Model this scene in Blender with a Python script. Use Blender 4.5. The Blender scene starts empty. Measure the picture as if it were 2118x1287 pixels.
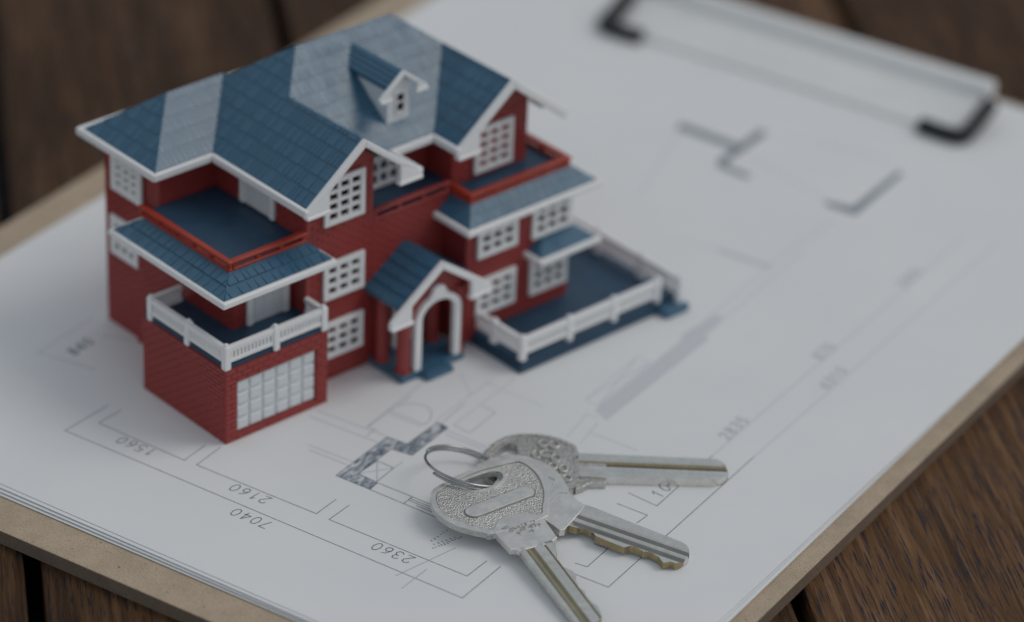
import bpy, bmesh, math, random
from math import radians, sin, cos, pi, tan, atan2, hypot
from mathutils import Vector, Matrix, geometry
random.seed(7)
K = 0.001                      # everything below is written in millimetres
ZP = 4.5                       # height of the top paper above the table (mm)
sc = bpy.context.scene
COL = sc.collection

# ------------------------------------------------------------------ camera, light, exposure
SHX, SHY = 0.0, -690.0
def W(x, y, z=0.0):            # calibrated mm (paper top = 0) -> world metres
    return Vector(((x + SHX) * K, (y + SHY) * K, (z + ZP) * K))
PITCH, ROLL, YB, YH = radians(30.648), radians(2.608), radians(-31.532), radians(43.193)
cam_d = bpy.data.cameras.new("camera"); cam = bpy.data.objects.new("camera", cam_d); COL.objects.link(cam)
r0 = Vector((1, 0, 0)); u0 = Vector((0, sin(PITCH), cos(PITCH))); f0 = Vector((0, cos(PITCH), -sin(PITCH)))
rr_ = r0 * cos(ROLL) + u0 * sin(ROLL); uu_ = -r0 * sin(ROLL) + u0 * cos(ROLL)
m = Matrix((rr_, uu_, -f0)).transposed().to_4x4(); m.translation = W(0, 0, 407.4)
cam.matrix_world = m
cam_d.sensor_width = 36; cam_d.lens = 36 * 7162.9 / 2118
cam_d.clip_start = 0.05; cam_d.clip_end = 50
cam_d.dof.use_dof = True; cam_d.dof.focus_distance = 0.718; cam_d.dof.aperture_fstop = 6.7
cam_d.dof.aperture_blades = 0
sc.camera = cam

SUN_EL, SUN_AZ = radians(50), radians(11)      # azimuth counter-clockwise from world +X
wd = bpy.data.worlds.new("World"); sc.world = wd; wd.use_nodes = True
nt = wd.node_tree; nt.nodes.clear()
sky = nt.nodes.new("ShaderNodeTexSky"); sky.sky_type = 'NISHITA'; sky.sun_disc = False
sky.sun_elevation = SUN_EL; sky.sun_rotation = pi / 2 - SUN_AZ
sky.air_density = 1.0; sky.dust_density = 3.0; sky.ozone_density = 1.6
bg = nt.nodes.new("ShaderNodeBackground"); bg.inputs[1].default_value = 0.15
wo = nt.nodes.new("ShaderNodeOutputWorld")
ov = nt.nodes.new("ShaderNodeMix"); ov.data_type = 'RGBA'; ov.inputs[0].default_value = 0.70      # even overcast veil over the clear sky
ov.inputs[7].default_value = (4.7, 5.0, 5.05, 1)
nt.links.new(sky.outputs[0], ov.inputs[6]); nt.links.new(ov.outputs[2], bg.inputs[0]); nt.links.new(bg.outputs[0], wo.inputs[0])
sl_ = bpy.data.lights.new("sun", 'SUN'); sl_.energy = 0.85; sl_.angle = radians(28); sl_.color = (1.0, 0.97, 0.92)
sun = bpy.data.objects.new("sun", sl_); COL.objects.link(sun)
sd = Vector((cos(SUN_EL) * cos(SUN_AZ), cos(SUN_EL) * sin(SUN_AZ), sin(SUN_EL)))
sun.rotation_euler = sd.to_track_quat('Z', 'Y').to_euler()
vs = sc.view_settings; vs.view_transform = 'Standard'; vs.look = 'None'; vs.exposure = -0.75; vs.gamma = 1; vs.use_curve_mapping = False
sc.render.engine = 'CYCLES'; sc.cycles.use_denoising = True
sc.cycles.max_bounces = 8

# ------------------------------------------------------------------ materials
MATS = {}
def new_mat(name):
    mt = bpy.data.materials.new(name); mt.use_nodes = True
    n = mt.node_tree.nodes; l = mt.node_tree.links
    return mt, n, l, n["Principled BSDF"]
def coords(n, l, scale=(1, 1, 1), kind='Object'):
    tc = n.new("ShaderNodeTexCoord"); mp = n.new("ShaderNodeMapping")
    mp.inputs['Scale'].default_value = scale; l.new(tc.outputs[kind], mp.inputs[0]); return mp.outputs[0]
def noise(n, l, vec, scale, detail=4, rough=0.55, dist=0.0):
    t = n.new("ShaderNodeTexNoise"); t.inputs['Scale'].default_value = scale; t.inputs['Detail'].default_value = detail
    t.inputs['Roughness'].default_value = rough; t.inputs['Distortion'].default_value = dist
    if vec is not None: l.new(vec, t.inputs['Vector'])
    return t.outputs['Fac']
def ramp(n, l, fac, stops):
    r = n.new("ShaderNodeValToRGB"); e = r.color_ramp.elements
    while len(e) < len(stops): e.new(0.5)
    for i, (p, c) in enumerate(stops):
        e[i].position = p; e[i].color = (*c, 1) if len(c) == 3 else c
    l.new(fac, r.inputs[0]); return r.outputs[0]
def mixc(n, l, fac, a, b, mode='MIX'):
    x = n.new("ShaderNodeMix"); x.data_type = 'RGBA'; x.blend_type = mode
    if isinstance(fac, float): x.inputs[0].default_value = fac
    else: l.new(fac, x.inputs[0])
    for s, v in ((6, a), (7, b)):
        if isinstance(v, tuple): x.inputs[s].default_value = (*v, 1)
        else: l.new(v, x.inputs[s])
    return x.outputs[2]
def bump(n, l, bs, h, strength, dist):
    b = n.new("ShaderNodeBump"); b.inputs['Strength'].default_value = strength; b.inputs['Distance'].default_value = dist
    l.new(h, b.inputs['Height']); l.new(b.outputs[0], bs.inputs['Normal'])
def plastic(name, col, rough, var=0.12, bmp=0.00006, sub=0.0, spec=0.5):
    mt, n, l, b = new_mat(name)
    v = coords(n, l)
    big = noise(n, l, v, 90, 3); fine = noise(n, l, v, 1400, 4)
    lo = tuple(c * (1 - var) for c in col); hi = tuple(min(1, c * (1 + var)) for c in col)
    c = ramp(n, l, big, [(0.3, lo), (0.7, hi)])
    c = mixc(n, l, ramp(n, l, noise(n, l, v, 420, 6, 0.7), [(0.62, (0, 0, 0)), (0.8, (0.35, 0.35, 0.35))]), c, tuple(min(1, x * 1.25 + 0.02) for x in col))
    l.new(c, b.inputs['Base Color'])
    l.new(ramp(n, l, noise(n, l, v, 260, 4), [(0.3, (rough * 0.8,) * 3), (0.75, (min(1, rough * 1.25),) * 3)]), b.inputs['Roughness'])
    b.inputs['Specular IOR Level'].default_value = spec
    if sub: b.inputs['Subsurface Weight'].default_value = sub; b.inputs['Subsurface Radius'].default_value = (0.0012, 0.001, 0.0009); b.inputs['Subsurface Scale'].default_value = 1.0
    bump(n, l, b, fine, 0.5, bmp)
    MATS[name] = mt; return mt
plastic('red', (0.320, 0.044, 0.040), 0.45)
plastic('red_rail', (0.40, 0.042, 0.020), 0.36)  # same plastic as the walls; skylit brightening put into the colour
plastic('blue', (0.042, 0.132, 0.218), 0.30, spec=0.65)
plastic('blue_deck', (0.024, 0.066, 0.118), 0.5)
plastic('white', (0.90, 0.90, 0.90), 0.38, var=0.02, sub=0.05)
plastic('door_white', (0.74, 0.77, 0.79), 0.38, var=0.03)
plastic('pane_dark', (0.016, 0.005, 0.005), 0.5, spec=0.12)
plastic('black_rubber', (0.010, 0.013, 0.018), 0.5)
plastic('clip_white', (0.88, 0.88, 0.87), 0.32, var=0.02)

def paper_mat():
    mt, n, l, b = new_mat('paper'); v = coords(n, l)
    l.new(ramp(n, l, noise(n, l, v, 30, 4), [(0.3, (0.79, 0.80, 0.81)), (0.7, (0.83, 0.835, 0.84))]), b.inputs['Base Color'])
    b.inputs['Roughness'].default_value = 0.75; b.inputs['Specular IOR Level'].default_value = 0.25
    bump(n, l, b, noise(n, l, v, 2200, 4), 0.35, 0.00003); MATS['paper'] = mt
paper_mat()
def ink(name, col, holes):
    mt, n, l, b = new_mat(name); v = coords(n, l)
    c = ramp(n, l, noise(n, l, v, 1900, 2), [(holes, col), (holes + 0.16, (0.70, 0.71, 0.72))])
    l.new(c, b.inputs['Base Color']); b.inputs['Roughness'].default_value = 0.75; b.inputs['Specular IOR Level'].default_value = 0.25
    MATS[name] = mt
ink('ink', (0.07, 0.085, 0.11), 0.60)
ink('ink_light', (0.44, 0.48, 0.56), 0.56)
ink('ink_faint', (0.58, 0.61, 0.68), 0.52)
ink('ink_band', (0.64, 0.665, 0.70), 0.48)
ink('ink_wall', (0.26, 0.29, 0.33), 0.62)
def hatch_mat():
    mt, n, l, b = new_mat('ink_hatch'); v = coords(n, l, (1, 1, 1))
    a = noise(n, l, coords(n, l, (700, 240, 1)), 1.0, 3, 0.6, 1.2)
    c = ramp(n, l, a, [(0.36, (0.13, 0.16, 0.20)), (0.52, (0.36, 0.40, 0.45)), (0.62, (0.68, 0.69, 0.71))])
    l.new(c, b.inputs['Base Color']); b.inputs['Roughness'].default_value = 0.75; b.inputs['Specular IOR Level'].default_value = 0.25
    MATS['ink_hatch'] = mt
hatch_mat()
def mdf(name, base, dark, sc_=1.0):
    mt, n, l, b = new_mat(name); v = coords(n, l)
    c = ramp(n, l, noise(n, l, v, 140, 5, 0.65), [(0.3, tuple(x * 0.86 for x in base)), (0.7, tuple(x * 1.1 for x in base))])
    sp = ramp(n, l, noise(n, l, v, 2900 * sc_, 3, 0.6), [(0.36, (1, 1, 1)), (0.47, (0, 0, 0))])
    c = mixc(n, l, sp, c, tuple(x * 0.62 for x in base))
    sp2 = ramp(n, l, noise(n, l, coords(n, l, (1, 1.6, 1)), 1100, 2, 0.5, 0.6), [(0.25, (1, 1, 1)), (0.29, (0, 0, 0))])
    c = mixc(n, l, sp2, c, dark)
    l.new(c, b.inputs['Base Color']); b.inputs['Roughness'].default_value = 0.72; b.inputs['Specular IOR Level'].default_value = 0.3
    bump(n, l, b, noise(n, l, v, 1300, 4), 0.5, 0.00012); MATS[name] = mt
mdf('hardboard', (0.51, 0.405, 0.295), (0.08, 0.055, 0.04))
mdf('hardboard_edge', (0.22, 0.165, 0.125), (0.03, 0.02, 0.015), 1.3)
def wood():
    mt, n, l, b = new_mat('wood')
    oi = n.new("ShaderNodeObjectInfo")
    tc = n.new("ShaderNodeTexCoord"); ad = n.new("ShaderNodeVectorMath"); ad.operation = 'ADD'
    cb = n.new("ShaderNodeCombineXYZ"); mu = n.new("ShaderNodeMath"); mu.operation = 'MULTIPLY'; mu.inputs[1].default_value = 7.3
    l.new(oi.outputs['Random'], mu.inputs[0]); l.new(mu.outputs[0], cb.inputs[0]); l.new(mu.outputs[0], cb.inputs[1])
    l.new(tc.outputs['Object'], ad.inputs[0]); l.new(cb.outputs[0], ad.inputs[1])
    def mp(s):
        x = n.new("ShaderNodeMapping"); x.inputs['Scale'].default_value = s; l.new(ad.outputs[0], x.inputs[0]); return x.outputs[0]
    g1 = noise(n, l, mp((70, 5, 40)), 1.0, 5, 0.6, 1.2)          # broad figure
    g2 = noise(n, l, mp((520, 22, 200)), 1.0, 6, 0.66, 0.8)      # streaks
    g3 = noise(n, l, mp((2900, 130, 600)), 1.0, 3, 0.55, 0.4)     # pores
    c = ramp(n, l, g1, [(0.30, (0.030, 0.013, 0.004)), (0.5, (0.075, 0.036, 0.013)), (0.72, (0.150, 0.075, 0.028))])
    c2 = ramp(n, l, g2, [(0.34, (0.020, 0.011, 0.007)), (0.52, (0.105, 0.054, 0.025)), (0.70, (0.215, 0.118, 0.060))])
    c = mixc(n, l, 0.55, c, c2)
    po = ramp(n, l, g3, [(0.38, (1, 1, 1)), (0.46, (0, 0, 0))])
    c = mixc(n, l, po, c, (0.022, 0.020, 0.024))
    c = mixc(n, l, 1.0, c, oi.outputs['Color'], 'MULTIPLY')
    l.new(c, b.inputs['Base Color'])
    l.new(ramp(n, l, g2, [(0.3, (0.62,) * 3), (0.7, (0.42,) * 3)]), b.inputs['Roughness'])
    b.inputs['Specular IOR Level'].default_value = 0.06
    bump(n, l, b, mixc(n, l, 0.4, g2, g3), 0.6, 0.0005); MATS['wood'] = mt
wood()
def metal(name, col, rough, bscale=0, bdist=0.0, brass=0.0, metallic=1.0):
    mt, n, l, b = new_mat(name); v = coords(n, l)
    c = ramp(n, l, noise(n, l, v, 220, 5, 0.65), [(0.3, tuple(x * 0.86 for x in col)), (0.7, tuple(min(1, x * 1.08) for x in col))])
    if brass:
        c = mixc(n, l, ramp(n, l, noise(n, l, v, 380, 4, 0.6), [(0.48, (0, 0, 0)), (0.68, (brass,) * 3)]), c, (0.50, 0.38, 0.19))
    l.new(c, b.inputs['Base Color']); b.inputs['Metallic'].default_value = metallic
    l.new(ramp(n, l, noise(n, l, v, 900, 4), [(0.3, (rough * 0.8,) * 3), (0.7, (rough * 1.2,) * 3)]), b.inputs['Roughness'])
    if bscale:
        vo = n.new("ShaderNodeTexVoronoi"); vo.inputs['Scale'].default_value = bscale; l.new(v, vo.inputs['Vector'])
        h = mixc(n, l, 0.5, vo.outputs['Distance'], noise(n, l, v, bscale * 1.4, 3))
        bump(n, l, b, h, 0.8, bdist)
    else:
        bump(n, l, b, noise(n, l, v, 1800, 4), 0.4, 0.00003)
    MATS[name] = mt
metal('nickel', (0.80, 0.79, 0.76), 0.46)
metal('nickel_blade', (0.78, 0.77, 0.73), 0.28, brass=0.22)
metal('nickel_cast', (0.72, 0.715, 0.69), 0.36, 3000, 0.0006)
metal('nickel_worn', (0.62, 0.61, 0.58), 0.45, 1100, 0.0004)
metal('cut_brass', (0.42, 0.34, 0.20), 0.40, 900, 0.0002)
metal('steel', (0.42, 0.43, 0.44), 0.18)

# ------------------------------------------------------------------ mesh helpers (coordinates in mm)
class MB:
    def __init__(s): s.v = []; s.f = []
    def poly(s, pts):
        b = len(s.v); s.v += [tuple(p) for p in pts]; s.f.append(tuple(range(b, b + len(pts)))); return s
    def box(s, x0, x1, y0, y1, z0, z1):
        b = len(s.v)
        s.v += [(x0, y0, z0), (x1, y0, z0), (x1, y1, z0), (x0, y1, z0), (x0, y0, z1), (x1, y0, z1), (x1, y1, z1), (x0, y1, z1)]
        for q in ((0, 3, 2, 1), (4, 5, 6, 7), (0, 1, 5, 4), (1, 2, 6, 5), (2, 3, 7, 6), (3, 0, 4, 7)): s.f.append(tuple(b + i for i in q))
        return s
    def loft(s, A, B):                     # two rings of equal length, closed solid
        n = len(A); b = len(s.v); s.v += [tuple(p) for p in A] + [tuple(p) for p in B]
        s.f.append(tuple(b + i for i in reversed(range(n)))); s.f.append(tuple(b + n + i for i in range(n)))
        for i in range(n):
            j = (i + 1) % n; s.f.append((b + i, b + j, b + n + j, b + n + i))
        return s
    def prism(s, pts, fn0, fn1): return s.loft([fn0(p) for p in pts], [fn1(p) for p in pts])
    def cyl(s, c, r, z0, z1, n=20, r1=None):
        r1 = r if r1 is None else r1
        return s.loft([(c[0] + r * cos(2 * pi * i / n), c[1] + r * sin(2 * pi * i / n), z0) for i in range(n)],
                      [(c[0] + r1 * cos(2 * pi * i / n), c[1] + r1 * sin(2 * pi * i / n), z1) for i in range(n)])
    def tube(s, path, r, n=10, closed=False, flat=1.0):
        P = [Vector(p) for p in path]; N = len(P); rings = []
        for i, p in enumerate(P):
            a = P[(i - 1) % N] if (closed or i > 0) else p; c = P[(i + 1) % N] if (closed or i < N - 1) else p
            t = (c - a).normalized(); ref = Vector((0, 0, 1)) if abs(t.z) < 0.9 else Vector((1, 0, 0))
            e1 = t.cross(ref).normalized(); e2 = e1.cross(t).normalized()
            b = len(s.v)
            for k in range(n):
                an = 2 * pi * k / n; s.v.append(tuple(p + e1 * (r * cos(an)) + e2 * (r * flat * sin(an))))
            rings.append(b)
        for i in range(N if closed else N - 1):
            b, c = rings[i], rings[(i + 1) % N]
            for k in range(n):
                k2 = (k + 1) % n; s.f.append((b + k, b + k2, c + k2, c + k))
        if not closed:
            s.f.append(tuple(rings[0] + k for k in reversed(range(n)))); s.f.append(tuple(rings[-1] + k for k in range(n)))
        return s
def mesh_of(name, mb, mat, fix=True):
    me = bpy.data.meshes.new(name); me.from_pydata([(x * K, y * K, z * K) for x, y, z in mb.v], [], mb.f)
    if fix:
        bm = bmesh.new(); bm.from_mesh(me); bmesh.ops.recalc_face_normals(bm, faces=bm.faces); bm.to_mesh(me); bm.free()
    me.materials.append(MATS[mat]); return me
def part(name, mb, mat, parent=None, bevel=0.0, smooth=False, seg=2, fix=True, recentre=True):
    """one mesh object; its vertices are given in the parent's frame (mm)"""
    c = Vector((0, 0, 0))
    if recentre and mb.v:
        xs, ys, zs = zip(*mb.v); c = Vector(((min(xs) + max(xs)) / 2, (min(ys) + max(ys)) / 2, min(zs)))
        mb.v = [(x - c.x, y - c.y, z - c.z) for x, y, z in mb.v]
    o = bpy.data.objects.new(name, mesh_of(name, mb, mat, fix)); COL.objects.link(o); o.location = c * K
    if parent is not None:
        o.parent = parent; o.location = (c - ORIG.get(parent.name, Vector((0, 0, 0)))) * K
    ORIG[o.name] = c
    if smooth:
        for p in o.data.polygons: p.use_smooth = True
    if bevel:
        md = o.modifiers.new("edge", 'BEVEL'); md.width = bevel * K; md.segments = seg; md.limit_method = 'ANGLE'; md.angle_limit = radians(40)
        md.harden_normals = False
    return o
ORIG = {}
def tag(o, label, cat, group=None, kind=None):
    o['label'] = label; o['category'] = cat
    if group: o['group'] = group
    if kind: o['kind'] = kind
    return o
def thing(name, label, cat, loc, rot=None, group=None):
    o = bpy.data.objects.new(name, None); COL.objects.link(o); o.empty_display_size = 0.01
    o.location = loc
    if rot is not None: o.rotation_euler = rot
    return tag(o, label, cat, group)
Sx = Vector((cos(YB), sin(YB), 0)); Lx = Vector((-sin(YB), cos(YB), 0))
S0, L0 = -468.5, 458.3
P0 = Sx * S0 + Lx * L0                      # near corner of the paper, calibrated mm
def bw(s, l, z=0):                          # board frame (mm) -> world metres
    p = P0 + Sx * s + Lx * l; return W(p.x, p.y, z)

# ------------------------------------------------------------------ table
TD = radians(100.7)
td = Vector((cos(TD), sin(TD), 0)); tn = Vector((sin(TD), -cos(TD), 0))
table = thing('wooden_table', 'dark brown stained slatted wooden table under the clipboard', 'table', Vector((0, 0, 0)), (0, 0, TD - pi / 2))
PW = 77.6
off0 = 14.0 - (tn.y * -SHY)                 # gap offset once the origin is shifted
c0 = Vector((SHX, SHY, 0)).dot(tn)
for i in range(-4, 6):
    a = 14.0 + c0 + i * PW + 1.7; b = a + PW - 3.4
    mb = MB(); ln = 620
    ch = 1.6
    prof = [(a, -16), (b, -16), (b, -ch * 1.3), (b - 0.25, -0.6), (b - ch, 0), (a + ch, 0), (a + 0.25, -0.6), (a, -ch * 1.3)]
    mb.loft([(x, -ln, z) for x, z in prof], [(x, ln, z) for x, z in prof])
    pk = part('plank', mb, 'wood', table, recentre=True)
    tone = {-1: 0.85, 0: 0.86, 1: 0.8, 2: 1.5, 3: 0.95}.get(i, 1.0); pk.color = (tone, tone * 1.05, tone * 1.2, 1)
mb = MB().box(-400, 460, -600, 600, -22, -17)
part('underframe', mb, 'black_rubber', table)

# ------------------------------------------------------------------ clipboard
board_c = Vector((101, 143, 0))
clipboard = thing('clipboard', 'brown hardboard clipboard with white clip lying on the table', 'clipboard', bw(101, 143, -ZP + 0.02), (0, 0, YB))
ORIG[clipboard.name] = Vector((101, 143, 0.02))      # child frame: board s,l with z above the table
BT = 3.25
def rrect(x0, x1, y0, y1, r, n=6):
    pts = []
    for cx, cy, a0 in ((x1 - r, y1 - r, 0), (x0 + r, y1 - r, 90), (x0 + r, y0 + r, 180), (x1 - r, y0 + r, 270)):
        for i in range(n + 1):
            a = radians(a0 + 90 * i / n); pts.append((cx + r * cos(a), cy + r * sin(a)))
    return pts
bp = rrect(-11.8, 214.5, -8.8, 297, 8)
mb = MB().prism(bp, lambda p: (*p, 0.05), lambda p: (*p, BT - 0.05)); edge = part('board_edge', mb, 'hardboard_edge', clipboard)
bp2 = rrect(-11.7, 214.4, -8.7, 296.9, 7.9)
mb = MB().prism(bp2, lambda p: (*p, BT - 0.35), lambda p: (*p, BT)); part('board_face', mb, 'hardboard', clipboard, bevel=0.12)
clip = MB()
# clip: a sloping pressed plate, a rolled back tube and two rubber corner grips
def clip_z(t): return 4.78 + 6.6 * t ** 1.3
A_, B_ = 49.5, 154.5
n_s, n_t = 24, 8
for k in range(2):
    pass
vt = []; ft = []
for i in range(n_s + 1):
    s_ = A_ + (B_ - A_) * i / n_s
    for j in range(n_t + 1):
        t = j / n_t; l_ = 267.5 + 16.5 * t
        emb = 0.9 * math.exp(-((s_ - 102) / 26) ** 2) * math.exp(-((t - 0.45) / 0.22) ** 2)
        vt.append((s_, l_, clip_z(t) + emb))
for i in range(n_s):
    for j in range(n_t):
        a = i * (n_t + 1) + j; ft.append((a, a + n_t + 1, a + n_t + 2, a + 1))
cm = MB(); cm.v = vt; cm.f = ft
plate = part('clip_plate', cm, 'clip_white', clipboard, smooth=True, fix=False)
md = plate.modifiers.new('solid', 'SOLIDIFY'); md.thickness = 0.4 * K; md.offset = 0
tb = MB().tube([(49.0 + (154.6 - 49.0) * i / 12, 284.5, 11.6) for i in range(13)], 2.7, 20); part('clip_bar', tb, 'clip_white', clipboard, bevel=0.8, smooth=True)
for s_ in (60, 144):
    part('clip_hinge', MB().box(s_ - 6, s_ + 6, 282.5, 287, BT, 10.8), 'clip_white', clipboard, bevel=0.4)
for sg, sx_ in ((1, 155.6), (-1, 48.4)):
    p = [(sx_ - sg * 12.0, 266.2, 5.9), (sx_ - sg * 6, 265.8, 5.8), (sx_ - sg * 1.2, 265.9, 6.1), (sx_, 267.5, 6.4), (sx_ + sg * .2, 272, 7.2), (sx_ + sg * 0.3, 276, 8.4), (sx_ + sg * 0.3, 280.6, 9.8)]
    q = []
    for i in range(len(p) - 1):
        for k in range(5):
            t = k / 5; q.append(tuple(Vector(p[i]).lerp(Vector(p[i + 1]), t)))
    q.append(p[-1])
    part('rubber_grip', MB().tube(q, 2.25, 12), 'black_rubber', clipboard, bevel=0.5, smooth=True)

# ------------------------------------------------------------------ paper
def sheet(name, label, s0, s1, l0, l1, rot, ztop, th, grp=None, lift=0.0):
    """a paper sheet, near edge lifted a little; s,l in board mm"""
    mb = MB(); nx, ny = 12, 40; cx, cy = (s0 + s1) / 2, (l0 + l1) / 2
    def pt(i, j, z):
        x = s0 + (s1 - s0) * i / nx - cx; y = l0 + (l1 - l0) * (j / ny) ** 1.6 - cy
        t = max(0, 1 - (y + cy - l0) / 22.0)
        zz = z + lift * t * t * (0.35 + 0.65 * (1 - i / nx))
        return (x * cos(rot) - y * sin(rot), x * sin(rot) + y * cos(rot), zz)
    for z in (th, 0):
        b = len(mb.v)
        for j in range(ny + 1):
            for i in range(nx + 1): mb.v.append(pt(i, j, z))
        for j in range(ny):
            for i in range(nx):
                a = b + j * (nx + 1) + i; q = (a, a + 1, a + nx + 2, a + nx + 1); mb.f.append(q if z else q[::-1])
    N = (nx + 1) * (ny + 1)
    rim = [i for i in range(nx + 1)] + [j * (nx + 1) + nx for j in range(1, ny + 1)] + [ny * (nx + 1) + i for i in range(nx - 1, -1, -1)] + [j * (nx + 1) for j in range(ny - 1, 0, -1)]
    for k in range(len(rim)):
        a, c = rim[k], rim[(k + 1) % len(rim)]; mb.f.append((a, a + N, c + N, c))
    o = part(name, mb, 'paper', recentre=False); o.location = bw(cx, cy, ztop - th); o.rotation_euler = (0, 0, YB)
    tag(o, label, 'paper', grp); return o
PT = 0.11
lab = ['bottom blank white sheet of the stack, lying directly on the brown board', 'second blank white sheet from the bottom of the paper stack', 'third blank white sheet from the bottom of the paper stack',
       'fourth blank white sheet from the bottom of the paper stack', 'fifth blank white sheet from the bottom of the paper stack', 'blank white sheet directly beneath the printed floor plan']
zz = [-1.14, -0.93, -0.72, -0.53, -0.35, -0.18]
near = [1.2, 1.0, 1.9, 1.5, 2.3, 2.0]; rots = [0.0, -0.001, 0.002, -0.004, -0.007, -0.010]
for i in range(6):
    sheet('paper_sheet', lab[i], 0.3 + 0.15 * (i % 3), 209.9 - 0.2 * (i % 2), near[i], near[i] + 291.5, rots[i], zz[i], PT, 'sheets stacked under the floor plan')
plan = sheet('floor_plan', 'white printed floor plan sheet with dimension lines on top of the stack', 0, 210, 2.9, 294, -0.0125, 0.0, PT)
ORIG[plan.name] = Vector((105, (2.9 + 294) / 2, -PT))
DARK= [[(59.8,40.9),(58.7,27.4),(162.6,26.1),(162.8,40.0)],[(63.3,40.9),(62.6,34.1),(86.5,33.3),(86.5,40.6)],[(89.6,42.0),(89.7,33.4),(121.1,33.4),(121.3,40.2)],[(124.8,40.1),(124.5,33.2),(159.1,33.1),(159.4,39.9)],[(124.9,47.5),(142.4,47.1)],[(124.8,50.6),(133.7,50.5),(138.9,50.4)],[(133.7,50.5),(133.7,47.3)],[(133.8,49.7),(139.4,49.6)],[(133.8,49.0),(140.2,48.9)],[(136.4,48.3),(141.2,48.2)],[(119.4,51.1),(119.8,57.5),(124.3,57.3),(124.4,51.0)],[(184.7,69.8),(184.7,107.2)],[(170.0,78.9),(177.4,78.2),(177.2,102.4)],[(170.1,74.0),(177.6,74.0),(177.3,70.2)],[(174.6,50.1),(177.3,50.4),(177.3,60.5)],[(176.7,46.7),(184.6,46.8),(184.6,61.5)],[(174.1,58.4),(177.2,58.5)]]
LIGHT= [[(119.4,51.1),(124.3,57.3)],[(119.8,57.5),(124.3,51.0)],[(97.8,63.3),(115.6,63.5)],[(98.0,66.2),(115.7,66.7)],[(104.5,53.9),(115.8,54.1)],[(105.7,52.4),(115.7,52.4)],[(112.4,64.0),(112.3,67.2)],[(110.5,67.1),(111.0,83.3)],[(110.6,67.4),(113.1,67.5)],[(110.0,75.6),(120.0,75.5)],[(111.6,74.5),(119.9,74.5)],[(120.0,75.5),(119.6,78.5),(118.0,81.0),(115.6,81.9),(112.6,81.0),(110.9,78.2)],[(124.3,57.3),(124.5,60.5)],[(121.0,78.4),(121.6,100.0)],[(125.2,79.0),(125.5,102.9)],[(125.2,79.0),(129.8,78.5),(129.7,88.8),(125.9,89.5)],[(124.9,76.4),(135.4,75.9)],[(125.9,74.9),(134.8,74.9)],[(110.3,67.6),(110.0,88.4)],[(114.7,97.5),(121.4,91.7)],[(142.9,105.2),(142.9,127.9),(146.3,127.3),(146.6,104.5),(142.9,105.2)],[(142.9,105.2),(146.3,127.3)],[(142.9,127.9),(146.6,104.5)],[(147.7,89.9),(146.3,100.2),(149.0,100.5)],[(151.5,89.4),(150.0,98.9)],[(151.2,94.2),(162.8,94.3)],[(184.7,107.2),(185.6,190.7),(185.7,224.2)],[(177.2,102.4),(177.4,132.8),(177.7,165.2),(177.7,222.1)],[(150.8,21.7),(151.1,30.3)],[(147.3,24.7),(151.6,40.1)],[(33.8,67.9),(33.4,48.9),(48.1,50.9)],[(40.6,63.1),(48.4,66.1)],[(112.1,228.3),(143.2,218.6)],[(120.5,178.2),(133.2,181.7)],[(104.1,192.0),(94.6,228.5)],[(112.2,241.8),(144.4,246.8)],[(147.1,102.6),(147.4,146.6)],[(151.0,100.5),(151.8,144.2)],[(147.2,143.1),(146.7,191.2),(148.4,211.4)],[(150.4,145.6),(149.7,193.4)],[(120.6,98.0),(136.5,97.1)],[(123.0,71.3),(122.2,87.8)]]
HATCH= [(116.0,47.6),(116.2,66.6),(121.3,66.8),(121.7,78.0),(124.7,77.5),(124.7,63.7),(119.7,63.1),(119.4,51.1),(124.8,50.6),(124.9,47.5)]
BANDS= [[(147.1,102.6),(151.0,100.5),(151.8,144.2),(147.4,146.6)],[(92.1,232.7),(93.3,229.0),(111.7,228.0),(110.9,231.6)],[(110.5,242.0),(113.2,240.7),(112.7,220.6),(111.9,218.6),(110.1,220.2)],[(111.1,220.2),(111.6,217.6),(120.7,216.6),(121.0,218.9)],[(141.7,218.2),(143.9,216.3),(151.2,216.3),(149.4,219.8)],[(148.9,217.3),(151.5,216.5),(151.1,242.4),(149.4,243.2)],[(132.9,182.2),(133.8,180.2),(147.2,180.4),(147.5,182.6)],[(146.0,141.1),(150.8,141.0),(149.8,154.9),(147.6,154.6)]]
IZ = [0.02]
def strip(mb, a, b, w):
    ax, ay = a; bx_, by = b; dx, dy = bx_ - ax, by - ay; L = hypot(dx, dy) or 1; nx, ny = -dy / L * w / 2, dx / L * w / 2
    ex, ey = dx / L * w / 2, dy / L * w / 2
    IZ[0] += 0.00002
    mb.poly([(ax + nx - ex, ay + ny - ey, IZ[0]), (ax - nx - ex, ay - ny - ey, IZ[0]), (bx_ - nx + ex, by - ny + ey, IZ[0]), (bx_ + nx + ex, by + ny + ey, IZ[0])])
def lines(name, data, w, mat):
    for pl in data:
        mb = MB()
        for a, b in zip(pl, pl[1:]): strip(mb, a, b, w)
        part(name, mb, mat, plan, fix=False)
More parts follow.
